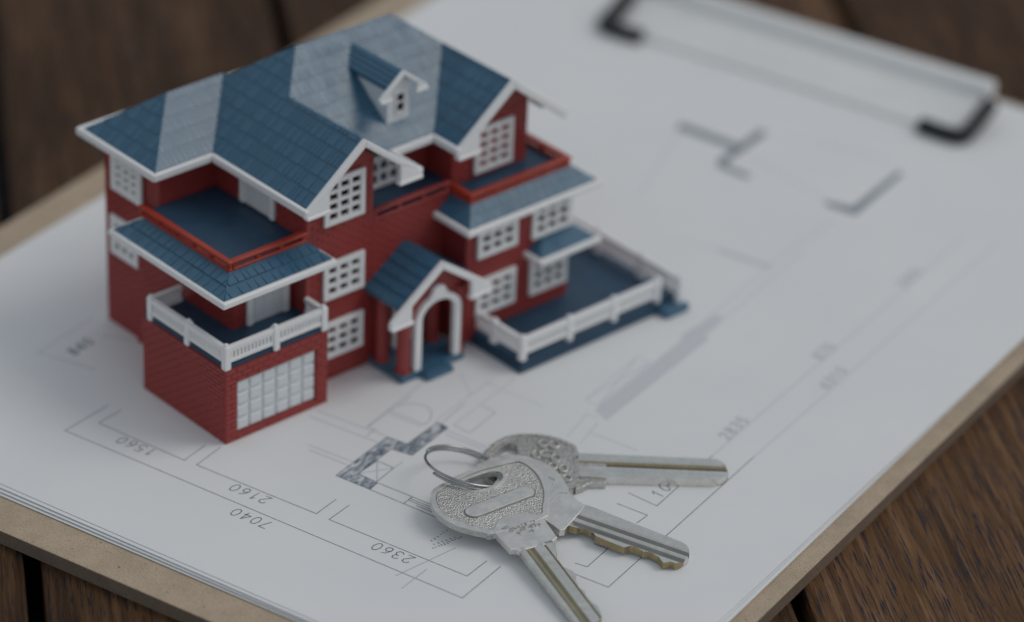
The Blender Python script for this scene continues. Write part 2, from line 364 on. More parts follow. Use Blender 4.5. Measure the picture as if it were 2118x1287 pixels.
STROKES = {'0': [[(.5, 1), (.18, .88), (.02, .5), (.18, .12), (.5, 0), (.82, .12), (.98, .5), (.82, .88), (.5, 1)]], '1': [[(.2, .75), (.55, 1), (.55, 0)]],
 '2': [[(.05, .75), (.2, .95), (.5, 1), (.85, .9), (.9, .65), (.05, 0), (.95, 0)]], '3': [[(.08, .85), (.35, 1), (.75, .97), (.88, .75), (.72, .55), (.4, .52), (.78, .48), (.95, .25), (.75, .03), (.35, 0), (.05, .15)]],
 '4': [[(.7, 0), (.7, 1), (.03, .3), (.98, .3)]], '5': [[(.88, 1), (.2, 1), (.13, .55), (.55, .62), (.92, .4), (.85, .1), (.45, 0), (.06, .1)]],
 '6': [[(.8, .95), (.35, .8), (.08, .4), (.15, .1), (.5, 0), (.85, .1), (.92, .35), (.6, .58), (.15, .42)]], '7': [[(.05, 1), (.95, 1), (.35, 0)]],
 '8': [[(.5, .53), (.15, .7), (.2, .93), (.5, 1), (.8, .93), (.85, .7), (.5, .53), (.08, .3), (.15, .05), (.5, 0), (.85, .05), (.92, .3), (.5, .53)]]}
def text(mb, s, start, rd, up, pitch, h, w=0.2, slant=0.12):
    """start = centre of first digit; rd reading direction, up digit-up direction"""
    for i, ch in enumerate(s):
        cx, cy = start[0] + rd[0] * pitch * i, start[1] + rd[1] * pitch * i
        for pl in STROKES[ch]:
            pts = []
            for x, y in pl:
                a = (x - .5) * h * .62 + (y - .5) * h * slant; b = (y - .5) * h
                pts.append((cx + rd[0] * a + up[0] * b, cy + rd[1] * a + up[1] * b))
            for p, q in zip(pts, pts[1:]): strip(mb, p, q, w)
lines('printed_line', DARK, 0.17, 'ink'); lines('printed_line', [p for p in LIGHT if max(q[1] for q in p) < 90], 0.22, 'ink_light'); lines('printed_line', [p for p in LIGHT if max(q[1] for q in p) >= 90], 0.24, 'ink_faint')
for s, st in (('1560', (78.7, 31.6)), ('2160', (109.3, 31.2)), ('7040', (115.0, 23.95)), ('2360', (146.0, 30.95))):
    tm = MB(); text(tm, s, st, (-1, 0), (0, -1), 2.57, 2.75); part('dimension_number', tm, 'ink', plan, fix=False)
tm = MB(); text(tm, '1000', (175.2, 82.2), (0, 1), (-1, 0), 3.0, 2.75); part('dimension_number', tm, 'ink', plan, fix=False)
for s, st in (('840', (39.4, 53.9)), ('2835', (175.4, 110.6)), ('870', (175.9, 152.4)), ('6310', (183.1, 142.2)), ('2835', (176.3, 193.2))):
    tm = MB(); text(tm, s, st, (0, 1), (-1, 0), 2.6, 2.75, 0.34); part('dimension_number', tm, 'ink' if s == '840' else 'ink_light', plan, fix=False)
tm = MB()
for (a, b, nn) in (((146.0, 39.4), (146.5, 44.4), 6), ((147.8, 37.3), (150.2, 44.0), 11), ((147.2, 38.6), (149.2, 43.2), 6)):
    for k in range(nn):
        t = k / (nn - 1); x = a[0] + (b[0] - a[0]) * t; y = a[1] + (b[1] - a[1]) * t
        strip(tm, (x, y), (x + random.uniform(.15, .5), y + random.uniform(-.12, .12)), 0.2)
part('broken_print', tm, 'ink', plan, fix=False)
hm = MB()
for tri in geometry.tessellate_polygon([[Vector((x, y, 0)) for x, y in HATCH]]): hm.poly([(*HATCH[i], 0.012) for i in tri])
part('hatched_wall', hm, 'ink_hatch', plan, fix=False)
lines('printed_line', [HATCH + HATCH[:1]], 0.15, 'ink')
for i, bnd in enumerate(BANDS):
    part('wall_print', MB().poly([(x, y, 0.008 + 0.001 * i) for x, y in bnd]), 'ink_band' if i in (0, 6, 7) else 'ink_wall', plan, fix=False)

# ------------------------------------------------------------------ toy house (own frame: x along its front, y to its back, mm)
HOX, HOY = -60.26, 625.45
house = thing('toy_house', 'red plastic toy house with blue roofs and white trim on the floor plan', 'toy house', W(HOX, HOY, 0.03), (0, 0, YH))
H = house
def hb(name, mat, *b, bevel=0.12, parent=None):
    mb = MB()
    for q in b: mb.box(*q)
    return part(name, mb, mat, parent or H, bevel=bevel)
BRK = {'n': 0}
brick_mb = MB()
brick_cache = {}
def brick_face(o, u, v, w, h, skip=(), single=False, poly=None, bl=2.75, bh=1.03, pr=0.16, gap=0.25):
    """running bond of small proud bricks on the plane o + a*u + b*v (outward = u x v)"""
    o, u, v = Vector(o), Vector(u), Vector(v); nn = u.cross(v)
    rows = max(1, int(round(h / bh))); rh = h / rows
    for r in range(rows):
        x = -(bl / 2 if r % 2 else 0.0)
        while x < w - 0.25:
            a0, a1 = max(0, x) + gap / 2, min(w, x + bl) - gap / 2; b0, b1 = r * rh + gap / 2, (r + 1) * rh - gap / 2
            x += bl
            segs = [(a0, a1)]
            for (s0, s1, t0, t1) in skip:
                if b1 > t0 and b0 < t1:
                    ns = []
                    for p, q in segs:
                        if q <= s0 or p >= s1: ns.append((p, q)); continue
                        if p < s0: ns.append((p, s0 - 0.1))
                        if q > s1: ns.append((s1 + 0.1, q))
                    segs = ns
            for p, q in segs:
                if q - p < 0.3: continue
                if poly and not (poly((p + q) / 2, (b0 + b1) / 2)): continue
                jit = random.uniform(-0.02, 0.03)
                c = 0.07
                def P(a, b, t): return o + u * a + v * b + nn * t
                base = [(p, b0), (q, b0), (q, b1), (p, b1)]; top = [(p + c, b0 + c), (q - c, b0 + c), (q - c, b1 - c), (p + c, b1 - c)]
                if single and BRK['n'] < 300:
                    BRK['n'] += 1
                    key = (round(q - p, 2), round(b1 - b0, 2), tuple(u))
                    ctr = (o + u * ((p + q) / 2) + v * ((b0 + b1) / 2))
                    if key not in brick_cache:
                        mb = MB(); ww, hh = (q - p) / 2, (b1 - b0) / 2
                        A = [u * sx * ww + v * sy * hh - nn * 0.1 for sx, sy in ((-1, -1), (1, -1), (1, 1), (-1, 1))]
                        Bq = [u * sx * (ww - c) + v * sy * (hh - c) + nn * pr for sx, sy in ((-1, -1), (1, -1), (1, 1), (-1, 1))]
                        mb.loft(A, Bq); brick_cache[key] = mesh_of('brick', mb, 'red')
                    ob = bpy.data.objects.new('brick', brick_cache[key]); COL.objects.link(ob); ob.parent = H; ob.location = (ctr + nn * jit) * K
                else:
                    brick_mb.loft([P(a, b, -0.1) for a, b in base], [P(a, b, pr + jit) for a, b in top])

# --- walls
X_, Y_, Z_ = (1, 0, 0), (0, 1, 0), (0, 0, 1); nX, nY = (-1, 0, 0), (0, -1, 0)
# garage with a door opening
GX, GY, GZ = 28.3, 29.5, 18.3
part('garage_wall', MB().box(.13, GX - .13, 1.3, GY, 0, GZ).box(.13, 3.2, .13, 1.5, 0, GZ).box(25.1, GX - .13, .13, 1.5, 0, GZ).box(3.1, 25.2, .13, 1.5, 0, 1.75).box(3.1, 25.2, .13, 1.5, 14.6, GZ), 'red', H)
brick_face((.13, GY, 0), nY, Z_, GY - .05, GZ, single=True)
brick_face((.05, .13, 0), X_, Z_, GX - .1, GZ, skip=[(3.1, 25.1, 1.7, 14.6)], single=True, bl=2.9, bh=1.2)
door = hb('garage_door', 'door_white', (3.0, 25.3, 0.95, 1.4, 1.5, 14.8), bevel=0)
cw, chh = (25.1 - 3.2) / 6, (14.6 - 1.75) / 4
pm = None
for i in range(6):
    for j in range(4):
        x0, z0 = 3.2 + i * cw, 1.75 + j * chh
        A = [(x0 + .16, .96, z0 + .16), (x0 + cw - .16, .96, z0 + .16), (x0 + cw - .16, .96, z0 + chh - .16), (x0 + .16, .96, z0 + chh - .16)]
        Bq = [(x0 + .42, .42, z0 + .42), (x0 + cw - .42, .42, z0 + .42), (x0 + cw - .42, .42, z0 + chh - .42), (x0 + .42, .42, z0 + chh - .42)]
        part('door_panel', MB().loft(A, Bq), 'door_white', door, bevel=0.22, seg=3)
part('garage_roof_slab', MB().box(.55, GX - .55, .55, GY, 17.6, 19.25), 'blue_deck', H, bevel=0.12)
# other storeys (simple volumes, bricks proud of them)
hb('lower_wall', 'red', (11.1, 30, 11.8, 46, 0, 36), bevel=0)
hb('side_bay_wall', 'red', (10.9, 12.5, 29.3, 46.4, 0, 34.5), bevel=.1)
hb('rear_wall', 'red', (11.7, 30, 46.2, 58.6, 0, 48.2), bevel=.1)
hb('upper_left_wall', 'red', (11.9, 29, 38.8, 57, 36, 48.2), bevel=.1)
fr = [(27.5, 0), (46, 0), (46, 52.9), (39.3, 58.1), (27.5, 49.3)]
part('front_gable_wall', MB().loft([(x, 7.0, z) for x, z in fr], [(x, 40, z) for x, z in fr]), 'red', H, bevel=.1)
hb('corner_pilaster', 'red', (27.35, 28.5, 6.8, 8.0, 0, 48.6), bevel=.2)
hb('corner_pilaster', 'red', (45.0, 46.1, 6.8, 8.0, 36, 52), bevel=.2)
hb('front_wall', 'red', (45.8, 70, 7.0, 40, 0, 36.2), bevel=0)
hb('recess_back_wall', 'red', (45.9, 75, 17.5, 57, 36, 48.2), bevel=0)
w2 = [(70.7, 30), (93.2, 30), (93.2, 51.7), (83.5, 58.3), (70.7, 48.9)]
part('right_gable_wall', MB().loft([(x, 9.0, z) for x, z in w2], [(x, 50, z) for x, z in w2]), 'red', H, bevel=.1)
hb('right_wall', 'red', (67, 98.6, -1, 46, 1, 32), bevel=.15)
brick_face((27.5, 7.0, 0), X_, Z_, 18.5, 50, skip=[(4.3, 15.9, 5.8, 15.3), (4.3, 15.9, 20.9, 30.6), (4.3, 15.9, 39.4, 51)], bl=2.9)
brick_face((46, 7.0, 0), X_, Z_, 22, 36, bl=2.9)
brick_face((27.5, 39, 38), nY, Z_, 32, 11, skip=[(9.4, 22, 0, 11)])
brick_face((11.9, 38.8, 36), X_, Z_, 15.6, 12)
brick_face((11.1, 29.2, 18), nY, Z_, 17.4, 17)
brick_face((11.1, 11.8, 18), X_, Z_, 17, 17, skip=[(3.2, 15.2, 0, 17)])
brick_face((10.9, 46.4, 0), nY, Z_, 17, 34)
brick_face((11.7, 58.6, 0), nY, Z_, 12.2, 48, skip=[(2.5, 13.2, 18.5, 29), (3, 14.8, 35, 47)])
brick_face((67, -1, 2.8), X_, Z_, 31.6, 29, skip=[(2.6, 15.0, 3.8, 14), (19, 31.6, 3.5, 14), (2.6, 15, 19, 29), (19, 31.6, 18.5, 29)], bl=2.9)
brick_face((67, 7, 0), nY, Z_, 8, 32)
brick_face((70.7, 9.0, 36.6), X_, Z_, 22.5, 14.5, skip=[(5.8, 18, 0, 12.3)], bl=2.9)
brick_face((70.7, 17.5, 36), nY, Z_, 8.5, 12.5)
bo = part('brickwork', brick_mb, 'red', H, recentre=False); bo['kind'] = 'stuff'

# --- windows: white frame and glazing bars with openings, dark behind
def window(o, u, v, w, h, nc, nr, b=1.35, mt=0.85, d=0.9, arch=False, back='pane_dark'):
    o, u, v = Vector(o), Vector(u), Vector(v); nn = u.cross(v)
    def bar(mb, a0, a1, b0, b1, t0, t1):
        q = [(a0, b0), (a1, b0), (a1, b1), (a0, b1)]
        mb.loft([o + u * a + v * c + nn * t0 for a, c in q], [o + u * a + v * c + nn * t1 for a, c in q])
    fm = MB(); bar(fm, 0, b, 0, h, 0, d); bar(fm, w - b, w, 0, h, 0, d); bar(fm, b, w - b, 0, b, 0, d); bar(fm, b, w - b, h - b, h, 0, d)
    win = part('window', fm, 'white', H, bevel=0.16)
    pw, ph = (w - 2 * b - (nc - 1) * mt) / nc, (h - 2 * b - (nr - 1) * mt) / nr
    gm = MB()
    for i in range(nc - 1): bar(gm, b + pw + i * (pw + mt), b + pw + i * (pw + mt) + mt, b - .05, h - b + .05, .02, d - .12)
    for j in range(nr - 1): bar(gm, b - .05, w - b + .05, b + ph + j * (ph + mt), b + ph + j * (ph + mt) + mt, .02, d - .14)
    part('glazing_bars', gm, 'white', win, bevel=0.1)
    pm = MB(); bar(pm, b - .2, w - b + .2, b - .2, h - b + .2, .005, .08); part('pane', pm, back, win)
    return win
F = 7.0 - 0.1
window((31.9, F, 21.1), X_, Z_, 11.5, 9.3, 3, 3, b=1.4, mt=1.0)
window((31.9, F, 6.0), X_, Z_, 11.5, 9.2, 3, 3, b=1.4, mt=1.0)
window((31.9, F, 39.7), X_, Z_, 11.3, 11.4, 3, 4)
window((76.9, 8.9, 37.0), X_, Z_, 11.4, 11.4, 3, 4, back='red')
window((69.8, -1.1, 22.0), X_, Z_, 11.9, 9.3, 3, 3, b=1.4, mt=.95); window((86.3, -1.1, 21.4), X_, Z_, 12.0, 9.5, 3, 3, b=1.4, mt=.95)
window((69.8, -1.1, 7.0), X_, Z_, 11.9, 9.3, 3, 3, b=1.4, mt=.95); window((86.2, -1.1, 6.7), X_, Z_, 11.4, 9.6, 3, 3, b=1.4, mt=.95)
window((11.6, 55.3, 35.5), nY, Z_, 11.1, 10.6, 3, 4, b=1.9, mt=1.2)
window((11.6, 55.9, 19.0), nY, Z_, 10.3, 9.8, 3, 3, b=1.7, mt=1.2)
window((49.5, 17.4, 37.2), X_, Z_, 13, 10.5, 4, 3, b=1.2, back='blue_deck')
def wdoor(o, u, v, w, h):
    o, u, v = Vector(o), Vector(u), Vector(v); nn = u.cross(v)
    def bar(mb, a0, a1, b0, b1, t0, t1):
        q = [(a0, b0), (a1, b0), (a1, b1), (a0, b1)]
        mb.loft([o + u * a + v * c + nn * t0 for a, c in q], [o + u * a + v * c + nn * t1 for a, c in q])
    m_ = MB(); bar(m_, 0, 1.5, 0, h, 0, .9); bar(m_, w - 1.5, w, 0, h, 0, .9); bar(m_, 1.5, w - 1.5, h - 1.4, h, 0, .9)
    d_ = part('door', m_, 'white', H, bevel=.15)
    m_ = MB(); bar(m_, 1.4, w - 1.4, 0, h - 1.3, 0, .35); part('door_leaf', m_, 'door_white', d_)
    m_ = MB()
    for k in range(3):
        a0 = 1.9 + k * (w - 3.8) / 3; bar(m_, a0 + .25, a0 + (w - 3.8) / 3 - .25, 1.0, h - 2.0, .3, .5)
    part('door_moulding', m_, 'door_white', d_, bevel=.08)
wdoor((14.6, 11.7, 19.2), X_, Z_, 11.5, 14.6)
wdoor((27.4, 29.3, 38.4), nY, Z_, 12.0, 9.9)
wdoor((52.0, 6.9, 1.7), X_, Z_, 8, 14)

# --- skirt roofs with decks and rails
def skirt(ox0, ox1, oy0, oy1, zt0, zt1, ix0, ix1, iy0, iy1, ztop, deck=None, over=0.5):
    """white eave band, blue frustum above it; returns the blue slope object"""
    rng = lambda x0, x1, y0, y1, z: [(x0, y0, z), (x1, y0, z), (x1, y1, z), (x0, y1, z)]
    part('eave_trim', MB().loft(rng(ox0, ox1, oy0, oy1, zt0), rng(ox0, ox1, oy0, oy1, zt1)), 'white', H, bevel=0.45, seg=3)
    e = 0.75
    return part('skirt_roof', MB().loft(rng(ox0 + e, ox1 - e, oy0 + e, oy1 - e, zt1 - .1), rng(ix0, ix1, iy0, iy1, ztop)), 'blue', H, bevel=0.15)
sk1 = skirt(-.2, 30.9, .3, 41.5, 33.4, 35.0, 6.0, 27.5, 6.5, 36.6, 37.7)
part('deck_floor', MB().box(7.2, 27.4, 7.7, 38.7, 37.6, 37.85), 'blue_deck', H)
sk2 = skirt(63.7, 104.2, -5.3, 30, 31.0, 32.6, 68.9, 99.2, .3, 25, 35.5)
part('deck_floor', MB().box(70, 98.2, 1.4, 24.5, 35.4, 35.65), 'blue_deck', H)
sk3 = skirt(84.3, 103.5, -7.0, 12, 17.3, 18.7, 89.6, 99.0, -1.2, 7, 20.9)
def rail(name, x0, x1, y0, y1, z0, z1, along, slots, mat='red_rail', cap=.55):
    h = z1 - z0; mb = MB()
    mb.box(x0, x1, y0, y1, z0, z0 + .75); mb.box(x0 - .15, x1 + .15, y0 - .15, y1 + .15, z1 - .85, z1)
    L = (x1 - x0) if along == 'x' else (y1 - y0)
    for k in range(slots + 1):
        p = k * (L - 1.2) / slots
        if along == 'x': mb.box(x0 + p, x0 + p + 1.2, y0 + .1, y1 - .1, z0 + .7, z1 - .8)
        else: mb.box(x0 + .1, x1 - .1, y0 + p, y0 + p + 1.2, z0 + .7, z1 - .8)
    return part(name, mb, mat, H, bevel=0.28, seg=3)
rail('deck_rail', 6.0, 7.2, 6.5, 38.4, 37.6, 40.2, 'y', 5)
rail('deck_rail', 7.25, 27.4, 6.5, 7.7, 37.6, 40.2, 'x', 3)
rail('deck_rail', 68.9, 99.2, .3, 1.6, 35.4, 37.8, 'x', 4)
rail('deck_rail', 68.9, 70.1, 1.7, 8.8, 35.4, 37.8, 'y', 1)
rail('deck_rail', 98.0, 99.2, 1.7, 24, 35.4, 37.8, 'y', 3)
rail('recess_rail', 46.2, 68.5, 6.7, 7.8, 36.1, 39.0, 'x', 3, mat='red')
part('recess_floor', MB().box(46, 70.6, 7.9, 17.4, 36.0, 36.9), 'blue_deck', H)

# --- white balustrades
def balustrade(p0, p1, z0, z1, posts, pz, nbal, foot=None, th=.9):
    """panels from p0 to p1 with vertical slots, plus square posts with little caps"""
    a, b = Vector((*p0, 0)), Vector((*p1, 0)); L = (b - a).length; u = (b - a) / L; nn = Vector((u.y, -u.x, 0))
    def bar(mb, s0, s1, t, zz0, zz1):
        q = [a + u * s0 - nn * t, a + u * s1 - nn * t, a + u * s1 + nn * t, a + u * s0 + nn * t]
        mb.loft([(v.x, v.y, zz0) for v in q], [(v.x, v.y, zz1) for v in q])
    mb = MB(); h = z1 - z0
    bar(mb, 0, L, th / 2 + .12, z1 - .75, z1); bar(mb, 0, L, th / 2, z1 - 1.35, z1 - .7); bar(mb, 0, L, th / 2, z0, z0 + .9)
    n = max(2, int(L / 0.95)); 
    for k in range(n): bar(mb, L * (k + .2) / n, L * (k + .8) / n, th * .36, z0 + .85, z1 - 1.3)
    o = part('balustrade', mb, 'white', H, bevel=0.07, seg=1)
    for t in posts:
        c = a + u * (t * L); pm_ = MB()
        pm_.box(c.x - .8, c.x + .8, c.y - .8, c.y + .8, pz, z1 + .3); pm_.box(c.x - .5, c.x + .5, c.y - .5, c.y + .5, z1 + .25, z1 + .8)
        part('post', pm_, 'white', o, bevel=0.25)
balustrade((.85, .85), (27.4, .85), 19.9, 23.9, (0, .5, 1), 18.35, 0)
balustrade((.85, 1.8), (.85, 27.2), 19.9, 23.9, (.48, 1), 18.35, 0)
balustrade((1.8, 27.6), (9.3, 27.6), 19.9, 23.9, (), 18.35, 0)
balustrade((27.4, 1.8), (27.4, 6.8), 19.9, 23.9, (), 18.35, 0)
# terrace
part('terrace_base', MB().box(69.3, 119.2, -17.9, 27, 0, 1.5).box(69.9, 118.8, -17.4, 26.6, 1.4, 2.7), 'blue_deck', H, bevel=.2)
part('terrace_step', MB().box(111.8, 119.0, -21.2, -17.2, 0, 1.9), 'blue', H, bevel=.3)
balustrade((70.9, -16.5), (112.6, -16.5), 4.0, 8.3, (0, .34, .67, 1), 2.2, 0)
balustrade((70.9, -15.5), (70.9, 1.5), 4.0, 8.3, (.5, 1), 2.2, 0)
balustrade((117.6, -19.0), (117.6, 24), 4.0, 8.3, (0, .3, .65), 1.2, 0)

# --- porch
PC = 55.4
part('porch_base', MB().box(45.6, 64.0, -4.8, 8.0, 0, 1.7), 'blue', H, bevel=.25)
part('porch_step', MB().box(50.8, 58.6, -7.6, -4.6, 0, 1.3).box(51.4, 58.0, -6.6, -4.6, 1.2, 1.75), 'blue', H, bevel=.25)
for cx, cy in ((47.7, -2.6), (47.2, 4.2), (63.2, -2.6), (61.8, 4.2)):
    mb = MB().cyl((cx, cy), 1.55, 1.7, 18.8, 20).cyl((cx, cy), 1.9, 1.6, 2.4, 20).cyl((cx, cy), 1.9, 18.0, 18.9, 20)
    part('porch_column', mb, 'red', H, smooth=False, bevel=.15)
ax0, ax1 = 49.6, 62.8; acx = (ax0 + ax1) / 2
def arch_strip(r_out, r_in, zsp, y0, y1, leg0):
    n = 24; out, inn = [], []
    for i in range(n + 1):
        a = pi - pi * i / n
        out.append((acx + r_out * cos(a), zsp + r_out * .78 * sin(a))); inn.append((acx + r_in * cos(a), zsp + r_in * .78 * sin(a)))
    out = [(out[0][0], leg0)] + out + [(out[-1][0], leg0)]; inn = [(inn[0][0], leg0)] + inn + [(inn[-1][0], leg0)]
    return out, inn
ro = (ax1 - ax0) / 2; out, inn = arch_strip(ro, ro - 1.75, 14.2, 0, 0, 1.75)
mb = MB()
for i in range(len(out) - 1):
    q = [out[i], out[i + 1], inn[i + 1], inn[i]]
    mb.loft([(x, -4.6, z) for x, z in q], [(x, -3.3, z) for x, z in q])
arch = part('porch_arch', mb, 'white', H)
km = MB().cyl((0, 0), 1.75, 0, 1.5, 20); km.v = [(acx + x * 1.15, -4.75 + z, 20.0 + y) for x, y, z in km.v]
part('keystone', km, 'white', arch, bevel=.4, seg=3)
hump = MB().box(acx - 2.6, acx + 2.6, -4.65, -3.3, 18.6, 19.9); part('keystone_block', hump, 'white', arch, bevel=.5, seg=3)
mb = MB()                                    # red porch front above the arch
for i in range(1, len(inn) - 2):
    (x0, z0), (x1, z1) = inn[i], inn[i + 1]
    t = lambda x: 27.4 - .72 * abs(x - PC)
    q = [(x0, z0), (x1, z1), (x1, t(x1)), (x0, t(x0))]
    mb.loft([(x, -3.35, z) for x, z in q], [(x, -2.5, z) for x, z in q])
mb.loft([(x, -3.35, z) for x, z in ((62.6, 1.7), (64.2, 1.7), (64.2, 20.5), (62.6, 21.5), (61.0, 22.6), (61.0, 14.5))], [(x, -2.5, z) for x, z in ((62.6, 1.7), (64.2, 1.7), (64.2, 20.5), (62.6, 21.5), (61.0, 22.6), (61.0, 14.5))])
mb.loft([(x, -3.35, z) for x, z in ((48.4, 14), (51.3, 14), (51.3, 24.0), (48.4, 22))], [(x, -2.5, z) for x, z in ((48.4, 14), (51.3, 14), (51.3, 24.0), (48.4, 22))])
part('porch_gable', mb, 'red', H)

# --- shingled slopes
SLP = .78
SHN = {'n': 0}
shingle_rest = MB(); sh_cache = {}
def clip_interval(poly, axis, c):
    """interval of the polygon along the other axis where coordinate[axis] == c"""
    xs = []; n = len(poly)
    for i in range(n):
        p, q = poly[i], poly[(i + 1) % n]; a, b = p[axis], q[axis]
        if (a - c) * (b - c) < 0: xs.append(p[1 - axis] + (q[1 - axis] - p[1 - axis]) * (c - a) / (b - a))
    xs.sort(); return [(xs[i], xs[i + 1]) for i in range(0, len(xs) - 1, 2)]
def clip_rect(poly, x0, x1, y0, y1):
    """Sutherland-Hodgman: polygon clipped to an axis-aligned rectangle"""
    for ax, lim, keep in ((0, x0, 1), (0, x1, -1), (1, y0, 1), (1, y1, -1)):
        out = []
        for i in range(len(poly)):
            p, q = poly[i - 1], poly[i]; dp, dq = (p[ax] - lim) * keep, (q[ax] - lim) * keep
            if (dp < 0) != (dq < 0):
                t = dp / (dp - dq); out.append((p[0] + (q[0] - p[0]) * t, p[1] + (q[1] - p[1]) * t))
            if dq >= 0: out.append(q)
        poly = out
        if not poly: return []
    return poly
def shingles(poly, axis, start, sgn, zfn, parent, single, row=2.85, widths=(0.9, 1.2, 1.2, 2.2, 3.2), slope=SLP, th=.19):
    """rows step along `axis` (the uphill direction), tabs run along the other axis; every tab is cut to the slope's outline"""
    lo, hi = min(p[axis] for p in poly), max(p[axis] for p in poly); c = start; rng = random.Random(int(start * 100) + len(poly))
    ang = atan2(slope, 1); nn = Vector((0, 0, 0)); nn[axis] = -sgn * sin(ang); nn.z = cos(ang)
    a0, b0 = min(p[1 - axis] for p in poly), max(p[1 - axis] for p in poly)
    while lo - .01 <= c < hi - .2:
        x = a0 - rng.uniform(0, 1)
        while x < b0:
            w = rng.choice(widths); p, q = x + .07, x + w - .07; x += w
            r0, r1 = (c, c + row) if axis == 0 else (p, q); t0, t1 = (p, q) if axis == 0 else (c, c + row)
            cut = clip_rect(poly, r0, r1, t0, t1)
            if len(cut) < 3 or abs(area(cut)) < .25: continue
            h = th * rng.uniform(.85, 1.25)
            full = abs(area(cut)) > (q - p) * row - .02
            mid = [0, 0]; mid[axis] = c; mid[1 - axis] = (p + q) / 2
            ctr = Vector((mid[0], mid[1], zfn(*mid)))
            if area(cut) < 0: cut = cut[::-1]
            mx, my = sum(u[0] for u in cut) / len(cut), sum(u[1] for u in cut) / len(cut)
            A = []; Bq = []
            for (u, v) in cut:
                base = Vector((u, v, zfn(u, v))); t = abs((u, v)[axis] - c) / row
                d = Vector((mx - u, my - v, 0)); e = d.normalized() * min(.06, d.length * .3); e.z = zfn(u + e.x, v + e.y) - zfn(u, v)
                A.append(base - nn * .12 - ctr); Bq.append(base + e + nn * (h * (1 - t) + .03 * t) - ctr)
            if single and SHN['n'] < 300:
                SHN['n'] += 1; key = (round(q - p, 2), axis, sgn, slope, row, th)
                if not full: me = mesh_of('shingle', MB().loft(A, Bq), 'blue')
                else:
                    if key not in sh_cache: sh_cache[key] = mesh_of('shingle', MB().loft(A, Bq), 'blue')
                    me = sh_cache[key]
                ob = bpy.data.objects.new('shingle', me); COL.objects.link(ob); ob.parent = parent
                ob.location = (ctr - ORIG[parent.name]) * K
            else: shingle_rest.loft([ctr + v for v in A], [ctr + v for v in Bq])
        c += sgn * row
def area(p): return sum(p[i][0] * p[(i + 1) % len(p)][1] - p[(i + 1) % len(p)][0] * p[i][1] for i in range(len(p))) / 2
ZE = 48.4
pB = lambda x, y: ZE + SLP * (x - 23.9)
pA = lambda x, y: ZE + SLP * (y - 35.2)
pL = lambda x, y: ZE + SLP * (x - 8.2)
pK = lambda x, y: ZE + SLP * (61.7 - y)
pC = lambda x, y: ZE + SLP * (y - 12.45)
pM = lambda x, y: ZE + SLP * (60.15 - y)
pR = lambda x, y: ZE + SLP * (99.0 - x)
pD = lambda x, y: ZE + SLP * (x - 68.1)
pE = lambda x, y: ZE + SLP * (54.7 - x)
def slope(poly, zfn, t=0.9): return part('roof_slope', MB().loft([(x, y, zfn(x, y) - t) for x, y in poly], [(x, y, zfn(x, y)) for x, y in poly]), 'blue', H)
RZ = 36.3; a1x = 23.9 + (RZ - 12.45); a2x = 99.0 - (RZ - 12.45)
plB = [(23.9, 2.6), (39.3, 2.6), (39.3, 27.85), (a1x, RZ), (37.2, 46.85), (37.15, 48.45), (23.9, 35.2)]
plA = [(8.2, 35.2), (23.9, 35.2), (37.15, 48.45), (21.45, 48.45)]
plL = [(8.2, 35.2), (21.45, 48.45), (8.2, 61.7)]
plC = [(a1x, RZ), (a2x, RZ), (83.5, 27.95), (83.5, 27.85), (68.1, 12.45), (54.7, 12.45), (39.3, 27.85)]
plD = [(68.1, 4.2), (83.5, 4.2), (83.5, 27.85), (68.1, 12.45)]
plR = [(83.5, 4.2), (99.0, 4.2), (99.0, 60.15), (a2x, RZ), (83.5, 27.95)]
plE = [(39.3, 2.6), (54.7, 2.6), (54.7, 12.45), (39.3, 27.85)]
plM = [(a1x, RZ), (a2x, RZ), (99.0, 60.15), (23.9, 60.15)]
plK = [(21.45, 48.45), (37.15, 48.45), (23.9, 61.7), (8.2, 61.7)]
oB = slope(plB, pB); oA = slope(plA, pA); oL = slope(plL, pL); oC = slope(plC, pC); oD = slope(plD, pD)
slope(plR, pR); slope(plE, pE); slope(plM, pM); slope(plK, pK)
shingles(plB, 0, 24.2, 1, pB, oB, True); 
shingles(plL, 0, 8.5, 1, pL, oL, True); shingles(plA, 1, 35.5, 1, pA, oA, True, widths=(.8, 1.0, 1.4), th=.10)
# left skirt slopes: eave (x=.55) to deck; shingled in two rows
sl1 = (37.7 - 34.9) / (6.0 - .55); f1 = lambda x, y: 34.9 + sl1 * (x - .55)
shingles([(.55, 1.05), (6.0, 6.5), (6.0, 36.6), (.55, 40.75)], 0, .75, 1, f1, sk1, True, row=2.6, widths=(1.3, 2.0, 2.6, 3.0), slope=sl1, th=.3)
sl2 = (37.7 - 34.9) / (6.5 - 1.05); f2 = lambda x, y: 34.9 + sl2 * (y - 1.05)
shingles([(.55, 1.05), (6.0, 6.5), (27.5, 6.5), (30.15, 1.05)], 1, 1.25, 1, f2, sk1, True, row=2.6, widths=(1.3, 2.0, 2.6, 3.0), slope=sl2, th=.3)
shingles(plC, 1, 12.8, 1, pC, oC, False, widths=(.8, 1.0, 1.4), th=.10); shingles(plD, 0, 68.4, 1, pD, oD, False)
sl3 = (35.5 - 32.5) / (.3 + 4.55); f3 = lambda x, y: 32.5 + sl3 * (y + 4.55)
shingles([(64.45, -4.55), (68.9, .3), (99.2, .3), (103.45, -4.55)], 1, -4.4, 1, f3, sk2, False, row=2.4, slope=sl3, widths=(1.3, 2.0, 2.6, 3.0), th=.1)
